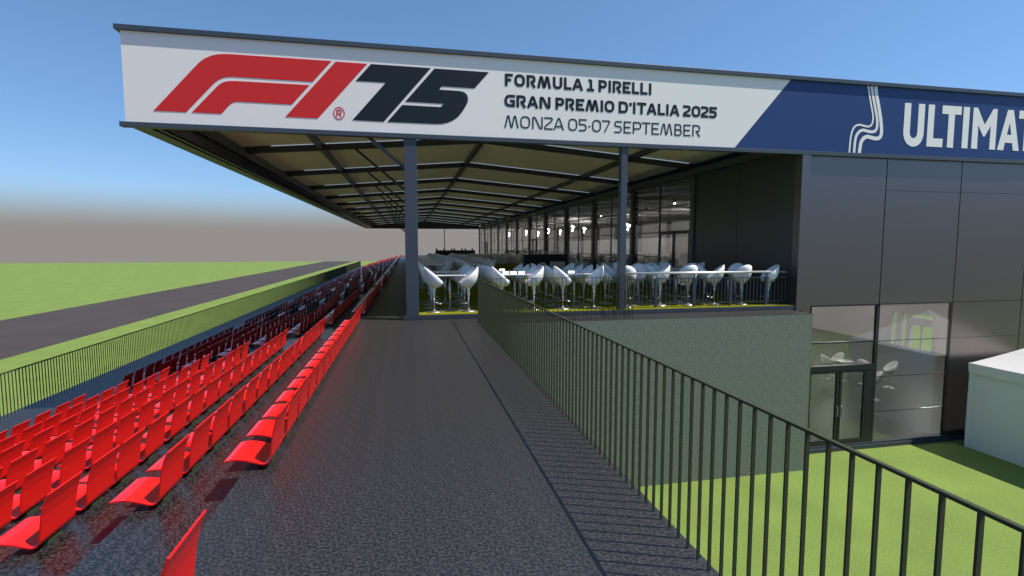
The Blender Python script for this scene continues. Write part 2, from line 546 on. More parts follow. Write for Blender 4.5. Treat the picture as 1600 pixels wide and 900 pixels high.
for x in (-2.5, 2.45, 7.5):
    MB().box(x-.07, x+.07, 11.7, YEND, zb(x)+.03, zb(x)+.195).part('purlin', 'dark_steel', CN)
m = MB()
for a, b in ((XL, XRG), (XRG, XRT)):
    m.bar((a, (11.66+YEND)/2, zb(a)+.235), (b, (11.66+YEND)/2, zb(b)+.235), YEND-11.66, .05)
m.part('membrane', 'membrane', CN)
m = MB().box(XL-.02, XL+.30, 11.7, YEND, 4.03, 4.10).box(XL, XL+.06, 11.72, YEND, 4.10, 5.84).box(XL+.30, XL+.42, 11.7, YEND, 4.06, 4.30)
m.part('eave_beam', 'dark_steel', CN)
MB().tube([(XL+.60, 11.7, 4.18), (XL+.60, YEND, 4.18)], .15, 14).part('gutter', 'dark_steel', CN)
MB().box(XL+.78, XL+.86, 11.7, YEND, 4.22, 4.46).part('edge_beam', 'dark_steel', CN)
MB().box(XRT-.25, XRT-.02, 11.7, YEND, 4.12, 4.32).part('wall_beam', 'dark_steel', CN)
MB().box(XL, XRT, YEND+.05, YEND+.15, 4.05, 5.6).part('end_fascia', 'dark_steel', CN)
MB().box(-.04, .24, 11.59, 11.87, .106, 4.03).part('column', 'column_steel', CN, .008)
MB().box(5.02, 5.18, 11.59, 11.75, .118, 4.03).part('column', 'column_steel', CN, .006)
for y in FR[1:]:
    MB().box(-.04, .24, y-.13, y+.13, .05, zb(0.1)).part('column', 'dark_steel', CN)
MB().box(5.05, 5.15, YEND-.05, YEND+.05, .1, 4.05).part('column', 'dark_steel', CN)
for y in FR:
    if y < 12: p, q = (-.82, 11.76, 4.05), (-.045, 11.76, 3.40)
    else: p, q = (-1.5, y, zb(-1.5)), (-.045, y, 3.42)
    MB().bar(p, q, .07, .07).part('knee_brace', 'dark_steel', CN)
MB().box(-.10, 10.22, 11.585, 11.699, 0.0, .104).part('base_beam', 'dark_steel', CN, .006)

# ------------------------------------------------------------------ sign banner on the front
SG = thing('sign_banner', 'long white and blue banner sign with red and dark race lettering across the roof front', 'sign', (6, YF, 4.0))
XS0, XS1 = -5.38, 24.0
MB().prism_y([(XS0,4.08),(8.005,4.08),(9.53,5.83),(XS0,5.83)], YF, YF+.08).part('white_panel', 'sign_white', SG)
MB().prism_y([(8.005,4.08),(XS1,4.08),(XS1,5.83),(9.53,5.83)], YF, YF+.08).part('blue_panel', 'sign_blue', SG)
MB().box(XS0-.09, XS1, YF-.058, YF+.34, 5.83, 5.925).part('top_trim', 'trim', SG, .004)
MB().box(XS0-.09, XS1, YF-.045, YF+.10, 3.995, 4.09).part('bottom_trim', 'trim', SG, .004)
F_outer=[(-4.873,4.328),(-4.098,5.216),(-4.0,5.322),(-3.904,5.398),(-3.796,5.457),(-3.678,5.493),(-3.548,5.51),(-3.405,5.516),(-1.486,5.517),(-1.874,5.069),(-3.376,5.074),(-3.507,5.065),(-3.603,5.036),(-3.68,4.991),(-3.749,4.932),(-4.289,4.331)]
F_inner=[(-4.185,4.331),(-3.717,4.849),(-3.65,4.915),(-3.57,4.963),(-3.474,4.987),(-3.355,4.994),(-1.937,5.0),(-2.296,4.585),(-3.311,4.587),(-3.384,4.58),(-3.445,4.551),(-3.494,4.506),(-3.644,4.331)]
ONE=[(-2.429,4.33),(-1.404,5.51),(-0.767,5.511),(-1.792,4.329)]
SEVEN=[(-0.686,5.511),(0.568,5.512),(-0.447,4.325),(-1.092,4.329),(-0.388,5.145),(-1.005,5.143)]
FIVE=[(0.649,5.508),(1.844,5.508),(1.523,5.142),(0.8,5.141),(0.742,5.067),(1.158,5.065),(1.25,5.057),(1.319,5.027),(1.36,4.98),(1.376,4.914),(1.368,4.835),(1.328,4.754),(1.258,4.638),(1.165,4.521),(1.061,4.437),(0.935,4.375),(0.798,4.338),(0.684,4.328),(-0.373,4.324),(-0.051,4.698),(0.774,4.696),(0.832,4.77),(0.014,4.772)]
def smooth_poly(pts, it=1):
    return pts
Y0, Y1 = YF-.006, YF-.001
m = MB()
for p in (F_outer, F_inner, ONE): m.prism_y(p, Y0, Y1)
cx, cz = -1.36, 4.457
ring = [(cx+.107*math.cos(2*math.pi*k/28), cz+.122*math.sin(2*math.pi*k/28)) for k in range(28)]
m.ribbon_y(ring, .017, Y0, Y1, closed=True)
m.ribbon_y([(cx-.043,cz-.068),(cx-.043,cz+.062),(cx+.018,cz+.062),(cx+.04,cz+.05),(cx+.044,cz+.03),(cx+.04,cz+.010),(cx+.018,cz-.003),(cx-.035,cz-.003)], .021, Y0, Y1)
m.ribbon_y([(cx+.002,cz-.003),(cx+.044,cz-.068)], .021, Y0-.001, Y1-.001)
m.part('red_emblem', 'sign_red', SG)
m = MB().prism_y(SEVEN, Y0, Y1).prism_y(FIVE, Y0, Y1)
m.part('dark_emblem', 'sign_dark', SG)
# stroke lettering: centre lines on a unit box, a third value rounds that corner
RO = [(0,0,1),(0,1,1),(1,1,1),(1,0,1)]
GL = {
 'F': [([(0,0),(0,1),(1,1)],0),([(0,.5),(.92,.5)],0)],
 'O': [(RO,1)], '0': [(RO,1)],
 'R': [([(0,0),(0,1),(.93,1,1),(.93,.45,1),(.40,.45)],0),([(.46,.45),(1,0)],0)],
 'M': [([(0,0),(.20,1,.5),(.29,1,.5),(.46,0,.5),(.54,0,.5),(.71,1,.5),(.80,1,.5),(1,0)],0)],
 'U': [([(0,1),(0,0,1),(1,0,1),(1,1)],0)],
 'L': [([(0,1),(0,0),(1,0)],0)],
 'A': [([(0,0),(.43,1,.4),(.57,1,.4),(1,0)],0),([(.2,.26),(.8,.26)],0)],
 '1': [([(.05,1),(.58,1,.5),(.58,0)],0),([(0,0),(1,0)],0)],
 'P': [([(0,0),(0,1),(1,1,1),(1,.40,1),(.05,.40)],0)],
 'I': [([(.5,-.12),(.5,1.12)],0)],
 'E': [([(1,1),(0,1),(0,0),(1,0)],0),([(.05,.5),(.95,.5)],0)],
 'G': [([(1,1),(0,1,1),(0,0,1),(1,0),(1,.48),(.55,.48)],0)],
 'N': [([(0,0),(0,1,.6),(.22,1,.6),(.78,0,.6),(1,0,.6),(1,1)],0)],
 'D': [([(0,0),(0,1),(1,1,1),(1,0,1)],1)],
 "'": [([(.62,1.05),(.45,.70)],0)],
 'T': [([(0,1),(1,1)],0),([(.5,0),(.5,.96)],0)],
 '2': [([(0,1),(1,1,.7),(1,.58,.7),(0,.22,.7),(0,0),(1,0)],0)],
 'Z': [([(0,1),(1,1,.7),(1,.78,.5),(0,.22,.5),(0,0),(1,0)],0)],
 '5': [([(1,1),(0,1),(0,.56),(1,.56,1),(1,0,1),(0,0)],0)],
 '-': [([(-.1,.42),(1.1,.42)],0)],
 '7': [([(0,1),(1,1,.4),(.94,.82,.3),(.30,-.05)],0)],
 'S': [([(1,1),(0,1,1),(0,.55,1),(1,.55,1),(1,0,1),(0,0)],0)],
 'B': [([(0,.52),(0,1),(.92,1,1),(.92,.52,1)],1),([(0,0),(0,.52),(1,.52,1),(1,0,1)],1)],
}
def rounded(pts, r, closed):
    out = []; n = len(pts)
    for i, p in enumerate(pts):
        k = p[2] if len(p) > 2 else 0
        v = Vector(p[:2])
        if not k or (not closed and i in (0, n-1)): out.append(v); continue
        a = Vector(pts[i-1][:2]); b = Vector(pts[(i+1) % n][:2])
        da = (a-v); db = (b-v)
        d = min(r*k*1.6, da.length*.48, db.length*.48)
        p0 = v+da.normalized()*d; p1 = v+db.normalized()*d
        for t in (0,.25,.5,.75,1):
            out.append(p0*(1-t)**2 + v*2*t*(1-t) + p1*t*t)
    return out
def letter(m, ch, x0, x1, z0, z1, wt, rad):
    h = wt/2
    thin = (x1-x0) < 1.6*wt
    X = (lambda u: (x0+x1)/2 + (u-.5)*(x1-x0)*.4) if thin and ch != '-' else (lambda u: x0+h+u*(x1-x0-wt))
    Z = lambda v: z0+h+v*(z1-z0-wt)
    if ch == 'I':
        m.box((x0+x1)/2-h, (x0+x1)/2+h, Y0, Y1, z0, z1); return
    for j, (pl, cl) in enumerate(GL[ch]):
        P = [(X(p[0]), Z(p[1]))+tuple(p[2:]) for p in pl]
        ends = [Vector(q[:2]) for q in P]
        if not cl:  # butt the free vertical ends on the box
            for e, nb in ((0, 1), (-1, -2)):
                u, v = pl[e][:2]
                if abs(v) < 1e-6 and abs(pl[nb][1]) > .02: P[e] = (P[e][0], z0)+P[e][2:]
                if abs(v-1) < 1e-6 and abs(pl[nb][1]-1) > .02: P[e] = (P[e][0], z1)+P[e][2:]
                if abs(u-1) < 1e-6 and abs(pl[nb][1]-v) < 1e-6: P[e] = (x1, P[e][1])+P[e][2:]
                if abs(u) < 1e-6 and abs(pl[nb][1]-v) < 1e-6: P[e] = (x0, P[e][1])+P[e][2:]
        m.ribbon_y(rounded(P, rad, cl), wt, Y0-.0012*j, Y1-.0012*j, closed=bool(cl))
l1=[('F',2.21,2.39),('O',2.425,2.669),('R',2.709,2.927),('M',2.953,3.284),('U',3.325,3.548),('L',3.589,3.769),('A',3.783,4.051),('1',4.145,4.316),('P',4.427,4.631),('I',4.673,4.732),('R',4.775,4.998),('E',5.026,5.224),('L',5.261,5.44),('L',5.473,5.654),('I',5.691,5.752)]
l2=[('G',2.198,2.439),('R',2.474,2.702),('A',2.716,2.985),('N',3.011,3.271),('P',3.389,3.597),('R',3.629,3.849),('E',3.88,4.082),('M',4.109,4.444),('I',4.486,4.543),('O',4.581,4.825),('D',4.932,5.168),("'",5.201,5.259),('I',5.294,5.359),('T',5.396,5.631),('A',5.64,5.904),('L',5.933,6.115),('I',6.15,6.21),('A',6.237,6.502),('2',6.592,6.792),('0',6.819,7.054),('2',7.07,7.271),('5',7.296,7.498)]
l3=[('M',2.197,2.524),('O',2.564,2.791),('N',2.843,3.088),('Z',3.128,3.327),('A',3.345,3.597),('0',3.699,3.916),('5',3.958,4.146),('-',4.181,4.25),('0',4.282,4.499),('7',4.524,4.726),('S',4.833,5.02),('E',5.069,5.253),('P',5.303,5.515),('T',5.532,5.752),('E',5.783,5.973),('M',6.006,6.328),('B',6.38,6.572),('E',6.617,6.804),('R',6.856,7.069)]
m = MB()
for ch, a, b in l1: letter(m, ch, a, b, 5.238, 5.508, .060, .075)
m.part('lettering', 'sign_dark', SG); m = MB()
for ch, a, b in l2: letter(m, ch, a, b, 4.783, 5.051, .060, .075)
m.part('lettering', 'sign_dark', SG); m = MB()
for ch, a, b in l3: letter(m, ch, a, b, 4.323, 4.597, .030, .080)
m.part('lettering', 'sign_dark', SG)
BU=[(13.041,5.457),(13.247,5.457),(13.245,4.688),(13.264,4.622),(13.31,4.567),(13.373,4.545),(13.433,4.566),(13.479,4.619),(13.492,4.699),(13.491,5.457),(13.698,5.457),(13.7,4.651),(13.675,4.549),(13.619,4.44),(13.527,4.362),(13.404,4.324),(13.292,4.335),(13.176,4.394),(13.094,4.491),(13.046,4.612),(13.039,4.713)]
BL=[(13.816,5.457),(14.021,5.457),(14.018,4.57),(14.345,4.572),(14.344,4.346),(13.815,4.348)]
BT=[(14.28,5.457),(14.923,5.458),(14.923,5.234),(14.705,5.235),(14.707,4.343),(14.499,4.347),(14.495,5.236),(14.278,5.236)]
BI=[(14.99,5.457),(15.2,5.458),(15.2,4.346),(14.995,4.35)]
BM_=[(15.326,5.456),(15.473,5.457),(15.745,5.012),(16.016,5.455),(16.16,5.454),(16.162,4.344),(15.954,4.348),(15.959,4.992),(15.769,4.693),(15.716,4.691),(15.522,4.988),(15.534,4.344),(15.326,4.351)]
BA=[(16.525,5.454),(16.732,5.456),(17.014,4.343),(16.801,4.347),(16.753,4.55),(16.703,4.772),(16.623,5.116),(16.544,4.773),(16.493,4.554),(16.453,4.341),(16.234,4.349)]
m = MB()
for p in (BU, BL, BT, BI, BM_, BA, [(x+2.66, z) for x, z in BT]): m.prism_y(p, Y0, Y1)
m.box(16.49, 16.757, Y0-.001, Y1-.001, 4.552, 4.773)
m.part('large_lettering', 'sign_white', SG)
s1=[(11.852,5.82),(11.916,5.552),(11.986,5.302),(12.047,5.088),(12.055,4.973),(12.031,4.857),(11.958,4.795),(11.865,4.79),(11.755,4.806),(11.631,4.82),(11.525,4.783),(11.448,4.69),(11.403,4.535),(11.384,4.356),(11.376,4.095)]
s2=[(11.957,5.82),(12.021,5.558),(12.102,5.282),(12.176,5.03),(12.193,4.877),(12.186,4.749),(12.122,4.674),(12.014,4.656),(11.888,4.671),(11.763,4.689),(11.657,4.648),(11.571,4.542),(11.535,4.388),(11.521,4.095)]
s3=[(12.082,5.82),(12.139,5.564),(12.22,5.288),(12.298,4.985),(12.336,4.755),(12.337,4.601),(12.275,4.508),(12.15,4.49),(12.024,4.51),(11.898,4.526),(11.792,4.475),(11.722,4.37),(11.699,4.24),(11.685,4.095)]
def catmull(P, k=5):
    out = []
    for i in range(len(P)-1):
        p0 = Vector(P[max(i-1,0)]); p1 = Vector(P[i]); p2 = Vector(P[i+1]); p3 = Vector(P[min(i+2,len(P)-1)])
        for j in range(k):
            t = j/k
            out.append(.5*((2*p1)+(p2-p0)*t+(2*p0-5*p1+4*p2-p3)*t*t+(3*p1-p0-3*p2+p3)*t**3))
    return out+[Vector(P[-1])]
m = MB()
for P, wd in ((s1,.048),(s2,.073),(s3,.097)): m.ribbon_y(catmull(P), wd, Y0, Y1)
m.part('stripe_emblem', 'sign_white', SG)

# ------------------------------------------------------------------ pavilion
PV = thing('pavilion', 'two storey dark panelled hospitality pavilion with glass walls behind the terrace', 'building', (18, 40, G))
XB = 9.95; XE = 27.0; YB = 72.0
FP = 11.66   # front panel plane
MB().box(9.95, 10.20, 11.56, 11.80, -.03, 3.998).part('corner_post', 'panel', PV, .006)
MB().box(10.20, 10.225, 11.66, 11.80, .0, 3.998).part('seam', 'joint', PV)
JX = [10.225, 12.66, 15.16, 17.66, 20.16, 22.66, 25.16, 27.2]
for i in range(7):
    a, b = JX[i]+(.014 if i else 0), JX[i+1]-.014
    if i == 0: MB().box(a, b, FP, FP+.08, .085, 3.998).part('facade_panel', 'panel', PV)
    else:
        MB().box(a, b, FP, FP+.08, 3.155, 3.998).box(a, b, FP, FP+.08, .085, 3.147).part('facade_panel', 'panel', PV)
    if i >= 2:
        mp = MB()
        zz = [.075, -.955, -1.965, -2.955, -3.80]
        for q in range(4): mp.box(a, b, FP, FP+.08, zz[q+1]+.004, zz[q]-.004)
        mp.part('facade_panel', 'panel', PV)
mb = MB().box(10.23, 27.2, FP+.085, FP+.12, .085, 3.99).box(15.18, 27.2, FP+.085, FP+.12, -3.8, .08)
mb.part('backing_wall', 'joint', PV)
MB().box(10.2, 27.2, 11.60, 11.80, G, -3.86).box(10.2, 27.2, 11.64, 11.8, -3.86, -3.80).part('plinth', 'dark_steel', PV)
MB().box(10.2, 10.46, FP, FP+.08, -3.80, .085).part('facade_panel', 'panel', PV)
# lower glazing: a door bay and a frameless bay
def pane(parent, x0, x1, y, z0, z1, mt='glass'):
    return MB().box(x0, x1, y, y+.012, z0, z1).part('pane', mt, parent)
fr = MB()
fr.box(10.46, 10.53, FP, FP+.07, -3.8, .04).box(12.60, 12.70, FP, FP+.07, -3.8, .085).box(12.40, 12.60, FP+.003, FP+.065, -3.8, -1.72)
fr.box(10.53, 12.60, FP, FP+.07, -.97, -.93).box(10.53, 12.60, FP-.01, FP+.07, -1.72, -1.58).box(10.46, 12.7, FP, FP+.07, .04, .085)
W1 = fr.part('window', 'frame_steel', PV)
pane(W1, 10.53, 12.60, FP+.03, -.93, .04); pane(W1, 10.53, 12.60, FP+.03, -1.58, -.97)
for a, b, hx in ((10.54, 11.50, 11.44), (11.53, 12.395, 11.60)):
    m = MB()
    m.box(a, a+.07, FP+.005, FP+.06, -3.79, -1.72).box(b-.07, b, FP+.005, FP+.06, -3.79, -1.72)
    m.box(a+.07, b-.07, FP+.005, FP+.06, -3.79, -3.66).box(a+.07, b-.07, FP+.005, FP+.06, -1.79, -1.72)
    d = m.part('door', 'frame_steel', PV)
    pane(d, a+.07, b-.07, FP+.03, -3.66, -1.79, 'door_glass')
    MB().tube([(hx, FP, -2.98), (hx, FP-.06, -2.98), (hx, FP-.06, -2.72), (hx, FP, -2.72)], .012, 8).part('door_handle', 'chrome', d)
m = MB()
for z in (-.955, -1.965, -2.955): m.box(12.72, 15.14, FP+.002, FP+.03, z-.008, z+.008)
m.box(15.10, 15.16, FP, FP+.06, -3.8, .08).box(12.7, 15.1, FP, FP+.06, .06, .085)
W2 = m.part('window', 'frame_steel', PV)
for z0, z1 in ((-.945,.06),(-1.955,-.965),(-2.945,-1.975),(-3.8,-2.965)): pane(W2, 12.70, 15.10, FP+.01, z0, z1)
# side wall of the terrace: one closed bay and the glazed bays
m = MB().box(XB, XB+.08, 11.8, 14.13, .118, 4.12).box(XB, XB+.08, 14.15, 16.52, .118, 4.12).box(XB+.02, XB+.08, 14.13, 14.15, .118, 4.12)
m.part('side_panel', 'side_panel', PV)
ZT = [1.24, 2.20, 3.17]
for k in range(11):
    y0 = 16.64+5*k; y1 = y0+5; ym = (y0+y1)/2
    door_lo = k in (0,); door_hi = k in (4, 9)
    m = MB().box(XB-.06, XB+.22, y0-.12, y0+.12, .118, 4.12)
    m.box(XB, XB+.06, ym-.03, ym+.03, .118, 4.10)
    for z in ZT:
        for a, b, dr in ((y0+.12, ym-.03, door_lo), (ym+.03, y1-.12, door_hi)):
            if dr and z < 2: continue
            m.box(XB, XB+.05, a, b, z-.02, z+.02)
    m.box(XB, XB+.06, y0+.12, y1-.12, 4.04, 4.12).box(XB, XB+.06, y0+.12, y1-.12, .118, .16)
    wf = m.part('window', 'window_frame', PV)
    MB().box(XB+.022, XB+.034, y0+.12, y1-.12, .16, 4.04).part('pane', 'glass', wf)
    if door_lo or door_hi:
        a, b = (y0+.14, ym-.05) if door_lo else (ym+.05, y1-.14)
        d = MB()
        c = (a+b)/2
        d.box(XB-.03, XB+.02, a, a+.09, .12, 2.24).box(XB-.03, XB+.02, b-.09, b, .12, 2.24).box(XB-.03, XB+.02, c-.06, c+.06, .12, 2.24).box(XB-.03, XB+.02, a+.09, b-.09, 2.12, 2.24).box(XB-.03, XB+.02, a+.09, c-.06, .12, .25).box(XB-.03, XB+.02, c+.06, b-.09, .12, .25)
        dd = d.part('door', 'dark_steel', PV)
        for s in (-.04, .04):
            MB().tube([(XB-.02, c+s, 1.05), (XB-.08, c+s, 1.05), (XB-.08, c+s, 1.40), (XB-.02, c+s, 1.40)], .012, 8).part('door_handle', 'rail_steel', dd)
MB().box(XB-.06, XB+.22, YEND-.12, YEND+.12, .118, 4.12).part('end_post', 'dark_steel', PV)
# shell of the rooms
MB().box(10.24, XE, 11.82, YB, .062, .118).part('upper_floor', 'interior_floor', PV)
MB().box(10.24, XE, 11.82, YB, 4.13, 4.22).part('upper_ceiling', 'interior_ceiling', PV)
MB().box(XE, XE+.2, 11.7, YB, .118, 5.8).part('rear_wall', 'interior_wall', PV)
MB().box(10.0, 10.2, 11.82, YB, G, .019).part('lower_side_wall', 'interior_wall', PV)
MB().box(10.2, XE+.2, YB, YB+.2, G, 5.8).part('end_wall', 'interior_wall', PV)
MB().box(10.2, XE, 11.81, 34, G, G+.09).part('lower_floor', 'interior_floor', PV)
MB().box(10.2, XE, 11.82, 34, .02, .058).part('lower_ceiling', 'interior_ceiling', PV)
MB().box(10.2, XE, 34, 34.2, G, .019).part('partition', 'interior_wall', PV)
m = MB().box(XE, XE+.2, 11.7, 21.7, G, .019).box(XE, XE+.2, 24.0, 34.2, G, .019).box(XE, XE+.2, 21.7, 24.0, -2.02, .019)
m.box(XE, XE+.2, 22.92, 23.15, G, -2.02).box(XE, XE+.2, 23.42, 23.72, G, -2.02).box(XE, XE+.2, 21.7, 22.92, -2.62, -2.2)
m.box(XE+.05, XE+.12, 22.28, 22.36, G, -2.62)
m.part('rear_wall', 'interior_wall', PV)
MB().box(9.9, XE+.25, 11.70, YB+.2, 5.70, 5.82).part('roof', 'dark_steel', PV)
m = MB().box(21.0, 21.2, 13.0, YB, .118, 2.35)
for y in range(16, 72, 8): m.box(20.9, 21.0, y, y+.3, .118, 4.12)
m.part('partition', 'interior_wall', PV)
for y in [14.2+5*k for k in range(12)]:
    MB().box(10.3, XE-.05, y-.06, y+.06, 3.98, 4.13).part('ceiling_beam', 'interior_ceiling', PV)

# lamps inside the upper room, added fill panels in the lower
LG = 'bright lamps hanging inside the upper room'
q = 0
for y, x in [(24.0,19.5),(31.0,18.5),(40.0,18.0),(44,14.5),(48,17.0),(52,14.5),(56,17.0),(60,14.0),(64,16.5),(68,13.5)]:
    t = thing('pendant_lamp', 'bright white globe lamp cluster hanging behind the glass wall of the upper room', 'lamp', (x, y, 3.95), LG)
    MB().tube([(x,y,3.98),(x,y,3.15)], .012, 6).part('cord', 'rail_steel', t)
    m = MB()
    for dx, dy, dz in ((0,0,0),(.06,.25,.42),(-.05,-.45,.30)):
        m.lathe([(0.0001,-.05),(.036,-.036),(.05,0),(.036,.036),(.0001,.05)], (x+dx,y+dy,3.05+dz), 10)
        m.tube([(x,y,3.15),(x+dx,y+dy,3.05+dz)], .006, 5)
    m.part('globe', 'lamp', t)
for i, (x, y) in enumerate([(12.5,17.5),(12.2,22.0),(13.0,26.5),(12.5,32.0),(15.0,19.0)]):
    t = thing('spotlight', 'small black ceiling spotlight with a bright face behind the glass wall', 'spotlight', (x, y, 3.98), 'spotlights under the upper room ceiling')
    MB().tube([(x,y,3.98),(x,y,3.80)], .015, 6).lathe([(.05,-.10),(.07,.02),(.05,.08)], (x,y,3.74), 10).part('housing', 'rail_steel', t)
    MB().lathe([(.0001,-.012),(.045,-.004)], (x,y,3.645), 10).part('lens', 'lamp', t)
for i, (x, y) in enumerate([(x, y) for x in (14, 19, 24) for y in (14.5, 19.5, 25, 30.5)]):  # unseen panels added only to brighten the room behind the glazing
    t = MB().box(x-.6, x+.6, y-.3, y+.3, -.03, .016).part('fill_panel', 'fill_glow')
    tag(t, 'added flat fill light panel in the lower room behind the ground floor glazing', 'light', 'added fill lights in the lower room')
# ------------------------------------------------------------------ bar stools and tables on the terrace
def stool_shell():
    n, k = 20, 7
    def P(t, th, sc_, dz):
        zr = .868 - .182*math.cos(th)
        rx = .235 if math.cos(th) < 0 else .215
        a = t*math.pi/2
        rr = math.sin(a)**.85
        bul = 1 + .10*math.sin(2*a)*(1 if math.cos(th) < 0 else .4)
        return (rx*math.cos(th)*rr*bul*sc_, .225*math.sin(th)*rr*sc_*(1+.06*math.sin(2*a)), .555+dz + (zr-.555-dz*.6)*(1-math.cos(a))**.9)
    v = []; f = []
    for sc_, dz in ((1.0, 0), (.93, .022)):
        for i in range(k+1):
            t = .03 + .97*i/k
            for j in range(n): v.append(P(t, 2*math.pi*j/n, sc_, dz))
    NN = (k+1)*n
    for i in range(k):
        for j in range(n):
            a, b, c, d = i*n+j, i*n+(j+1) % n, (i+1)*n+(j+1) % n, (i+1)*n+j
            f += [(a, b, c, d), (NN+d, NN+c, NN+b, NN+a)]
    for j in range(n):
        a, b = k*n+j, k*n+(j+1) % n
        f.append((a, b, NN+b, NN+a))
    f.append(tuple(range(n-1, -1, -1))); f.append(tuple(NN+j for j in range(n)))
    m = MB().add(v, f, True)
    m.lathe([(.022,.33),(.026,.42),(.036,.50),(.056,.56),(.09,.60)], n=14)
    return m
SG_ = 'white egg shaped bar stools on the terrace'
st0 = thing('bar_stool', 'x', 'bar stool', (0,0,0), SG_)
stool_shell().part('seat_shell', 'stool_white', st0)
MB().lathe([(.018,.03),(.018,.36)], n=10).part('pole', 'chrome', st0)
MB().lathe([(.19,0),(.19,.008),(.12,.022),(.04,.04),(.022,.07)], n=22).part('base', 'base_steel', st0)
fp = [(.02, -.02, .22)] + [(.10+.10*math.cos(a), .13*math.sin(a), .20) for a in [R(-110+22*i) for i in range(11)]] + [(.02, .02, .22)]
MB().tube(fp, .009, 6).part('footrest', 'chrome', st0)
used = [False]
def stool(x, y, rz, label):
    if not used[0]:
        used[0] = True
        st0.location = (x, y, .118); st0.rotation_euler = (0,0,rz); st0['label'] = label; return
    dup(st0, (x, y, .118), rz, label)
tb0 = thing('poseur_table', 'x', 'table', (0,0,0), 'tall white tables on the terrace')
MB().box(-.37, .37, -.33, .33, .835, .858).part('tabletop', 'table_white', tb0, .006)
MB().lathe([(.028,.03),(.028,.835)], n=12).part('pole', 'chrome', tb0)
MB().lathe([(.25,0),(.25,.008),(.16,.018),(.05,.034),(.03,.06)], n=24).part('base', 'chrome', tb0)
tr0 = thing('round_poseur_table', 'x', 'table', (0,0,0), 'tall round tables on the terrace')
MB().lathe([(.0001,.835),(.36,.835),(.37,.846),(.36,.858),(.0001,.858)], n=32).part('tabletop', 'table_white', tr0)
MB().lathe([(.028,.03),(.028,.835)], n=12).part('pole', 'chrome', tr0)
MB().lathe([(.25,0),(.25,.008),(.16,.018),(.05,.034),(.03,.06)], n=24).part('base', 'chrome', tr0)
ut = [False, False]
def table(x, y, label, rnd=False):
    src = tr0 if rnd else tb0
    if not ut[rnd]:
        ut[rnd] = True
        src.location = (x, y, .118); src['label'] = label; return
    dup(src, (x, y, .118), 0, label)
pos = ['left near', 'right near', 'left far', 'right far']
def group_of_four(x, y, tl, rnd=False):
    table(x, y, ('tall white round table, ' if rnd else 'tall white square table, ')+tl, rnd)
    rr = random.Random(int(x*100+y*37))
    for k, (dx, dy, rz) in enumerate(((-.40,-.34,0),(.41,-.34,math.pi),(-.42,.40,0),(.40,.40,math.pi))):
        j = rr.uniform(-.16, .16)
        stool(x+dx, y+dy, rz+j, 'white egg stool %s, %s' % (pos[k], tl))
CN_ = ['leftmost column', 'second column', 'third column']
for c, x in enumerate((1.0, 2.60, 4.14)):
    for k, y in enumerate((12.40, 13.93)):
        group_of_four(x, y, '%s, %s' % (CN_[c], ('frontmost','second from front')[k]))
for c, x in enumerate((1.0, 2.60)):
    for k in range(13):
        y = 19.4+1.56*k
        group_of_four(x, y, '%s of rear block, %s from front' % (CN_[c], ORD[k]))
# right hand round tables, stools turned every way
RT = [(5.75,12.62,'behind the thin column'),(7.22,12.85,'third post of the chrome handrail'),(8.72,12.70,'nearest the dark side wall'),(6.45,14.3,'second line behind the thin column'),(8.1,14.4,'second line beside the dark side wall')]
SP = [[(6.43,12.23,2.9,'front right'),(6.2,13.05,3.9,'rear right'),(5.45,12.10,1.1,'front left'),(5.2,12.95,-.4,'rear left')],
      [(7.21,12.20,1.57,'front'),(7.92,12.12,2.75,'front right'),(7.8,13.25,3.7,'rear right'),(6.75,13.25,-.8,'rear left')],
      [(8.70,12.07,1.6,'front'),(9.43,11.97,2.9,'front right'),(9.22,13.1,3.8,'rear right'),(8.25,13.1,-.6,'rear left')],
      [(6.42,13.72,1.5,'front'),(7.0,14.4,3.1,'right'),(6.5,14.95,-1.5,'rear'),(5.85,14.25,0,'left')],
      [(8.15,13.80,1.7,'front'),(8.75,14.35,3.0,'right'),(8.1,15.05,-1.6,'rear'),(7.5,14.5,.1,'left')]]
for (x, y, tl), S in zip(RT, SP):
    table(x, y, 'tall white round table, '+tl, True)
    for sx, sy, rz, pl in S: stool(sx, sy, rz, 'white egg stool, %s of the round table %s' % (pl, tl))
# small lit lamps on some tables
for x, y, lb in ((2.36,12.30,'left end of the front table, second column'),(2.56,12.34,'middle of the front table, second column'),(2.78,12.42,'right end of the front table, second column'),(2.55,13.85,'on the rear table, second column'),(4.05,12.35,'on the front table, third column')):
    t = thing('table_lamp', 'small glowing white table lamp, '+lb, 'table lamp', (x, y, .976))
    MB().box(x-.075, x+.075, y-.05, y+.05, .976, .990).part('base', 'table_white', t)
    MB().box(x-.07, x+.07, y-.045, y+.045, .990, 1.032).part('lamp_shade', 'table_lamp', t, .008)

# lounge armchairs
ac0 = thing('armchair', 'x', 'armchair', (0,0,0), 'pale grey woven lounge armchairs on the terrace')
MB().box(-.36,.36,-.34,.36,.0,.34).part('seat_base', 'rattan', ac0, .03)
MB().box(-.25,.25,-.33,.24,.34,.44).part('cushion', 'cushion', ac0, .04)
MB().box(-.36,.36,.24,.38,.34,.80).part('backrest', 'rattan', ac0, .04)
for s in (-1, 1): MB().box(s*.31-.06, s*.31+.06, -.34, .24, .34, .60).part('armrest', 'rattan', ac0, .03)
ua = [False]
def armchair(x, y, rz, lb):
    if not ua[0]:
        ua[0] = True; ac0.location = (x, y, .118); ac0.rotation_euler = (0,0,rz); ac0['label'] = lb; return
    dup(ac0, (x, y, .118), rz, lb)
for i, (x, y, rz) in enumerate([(7.15,24.0,2.9),(8.0,23.4,3.4),(9.2,22.6,3.1),(7.3,21.0,.2),(8.6,20.6,-.2),(6.3,22.4,1.5)]):
    armchair(x, y, rz, 'pale grey woven armchair near the bar, %s from the left' % ORD[[1,2,5,3,4,0][i]])
q = 0
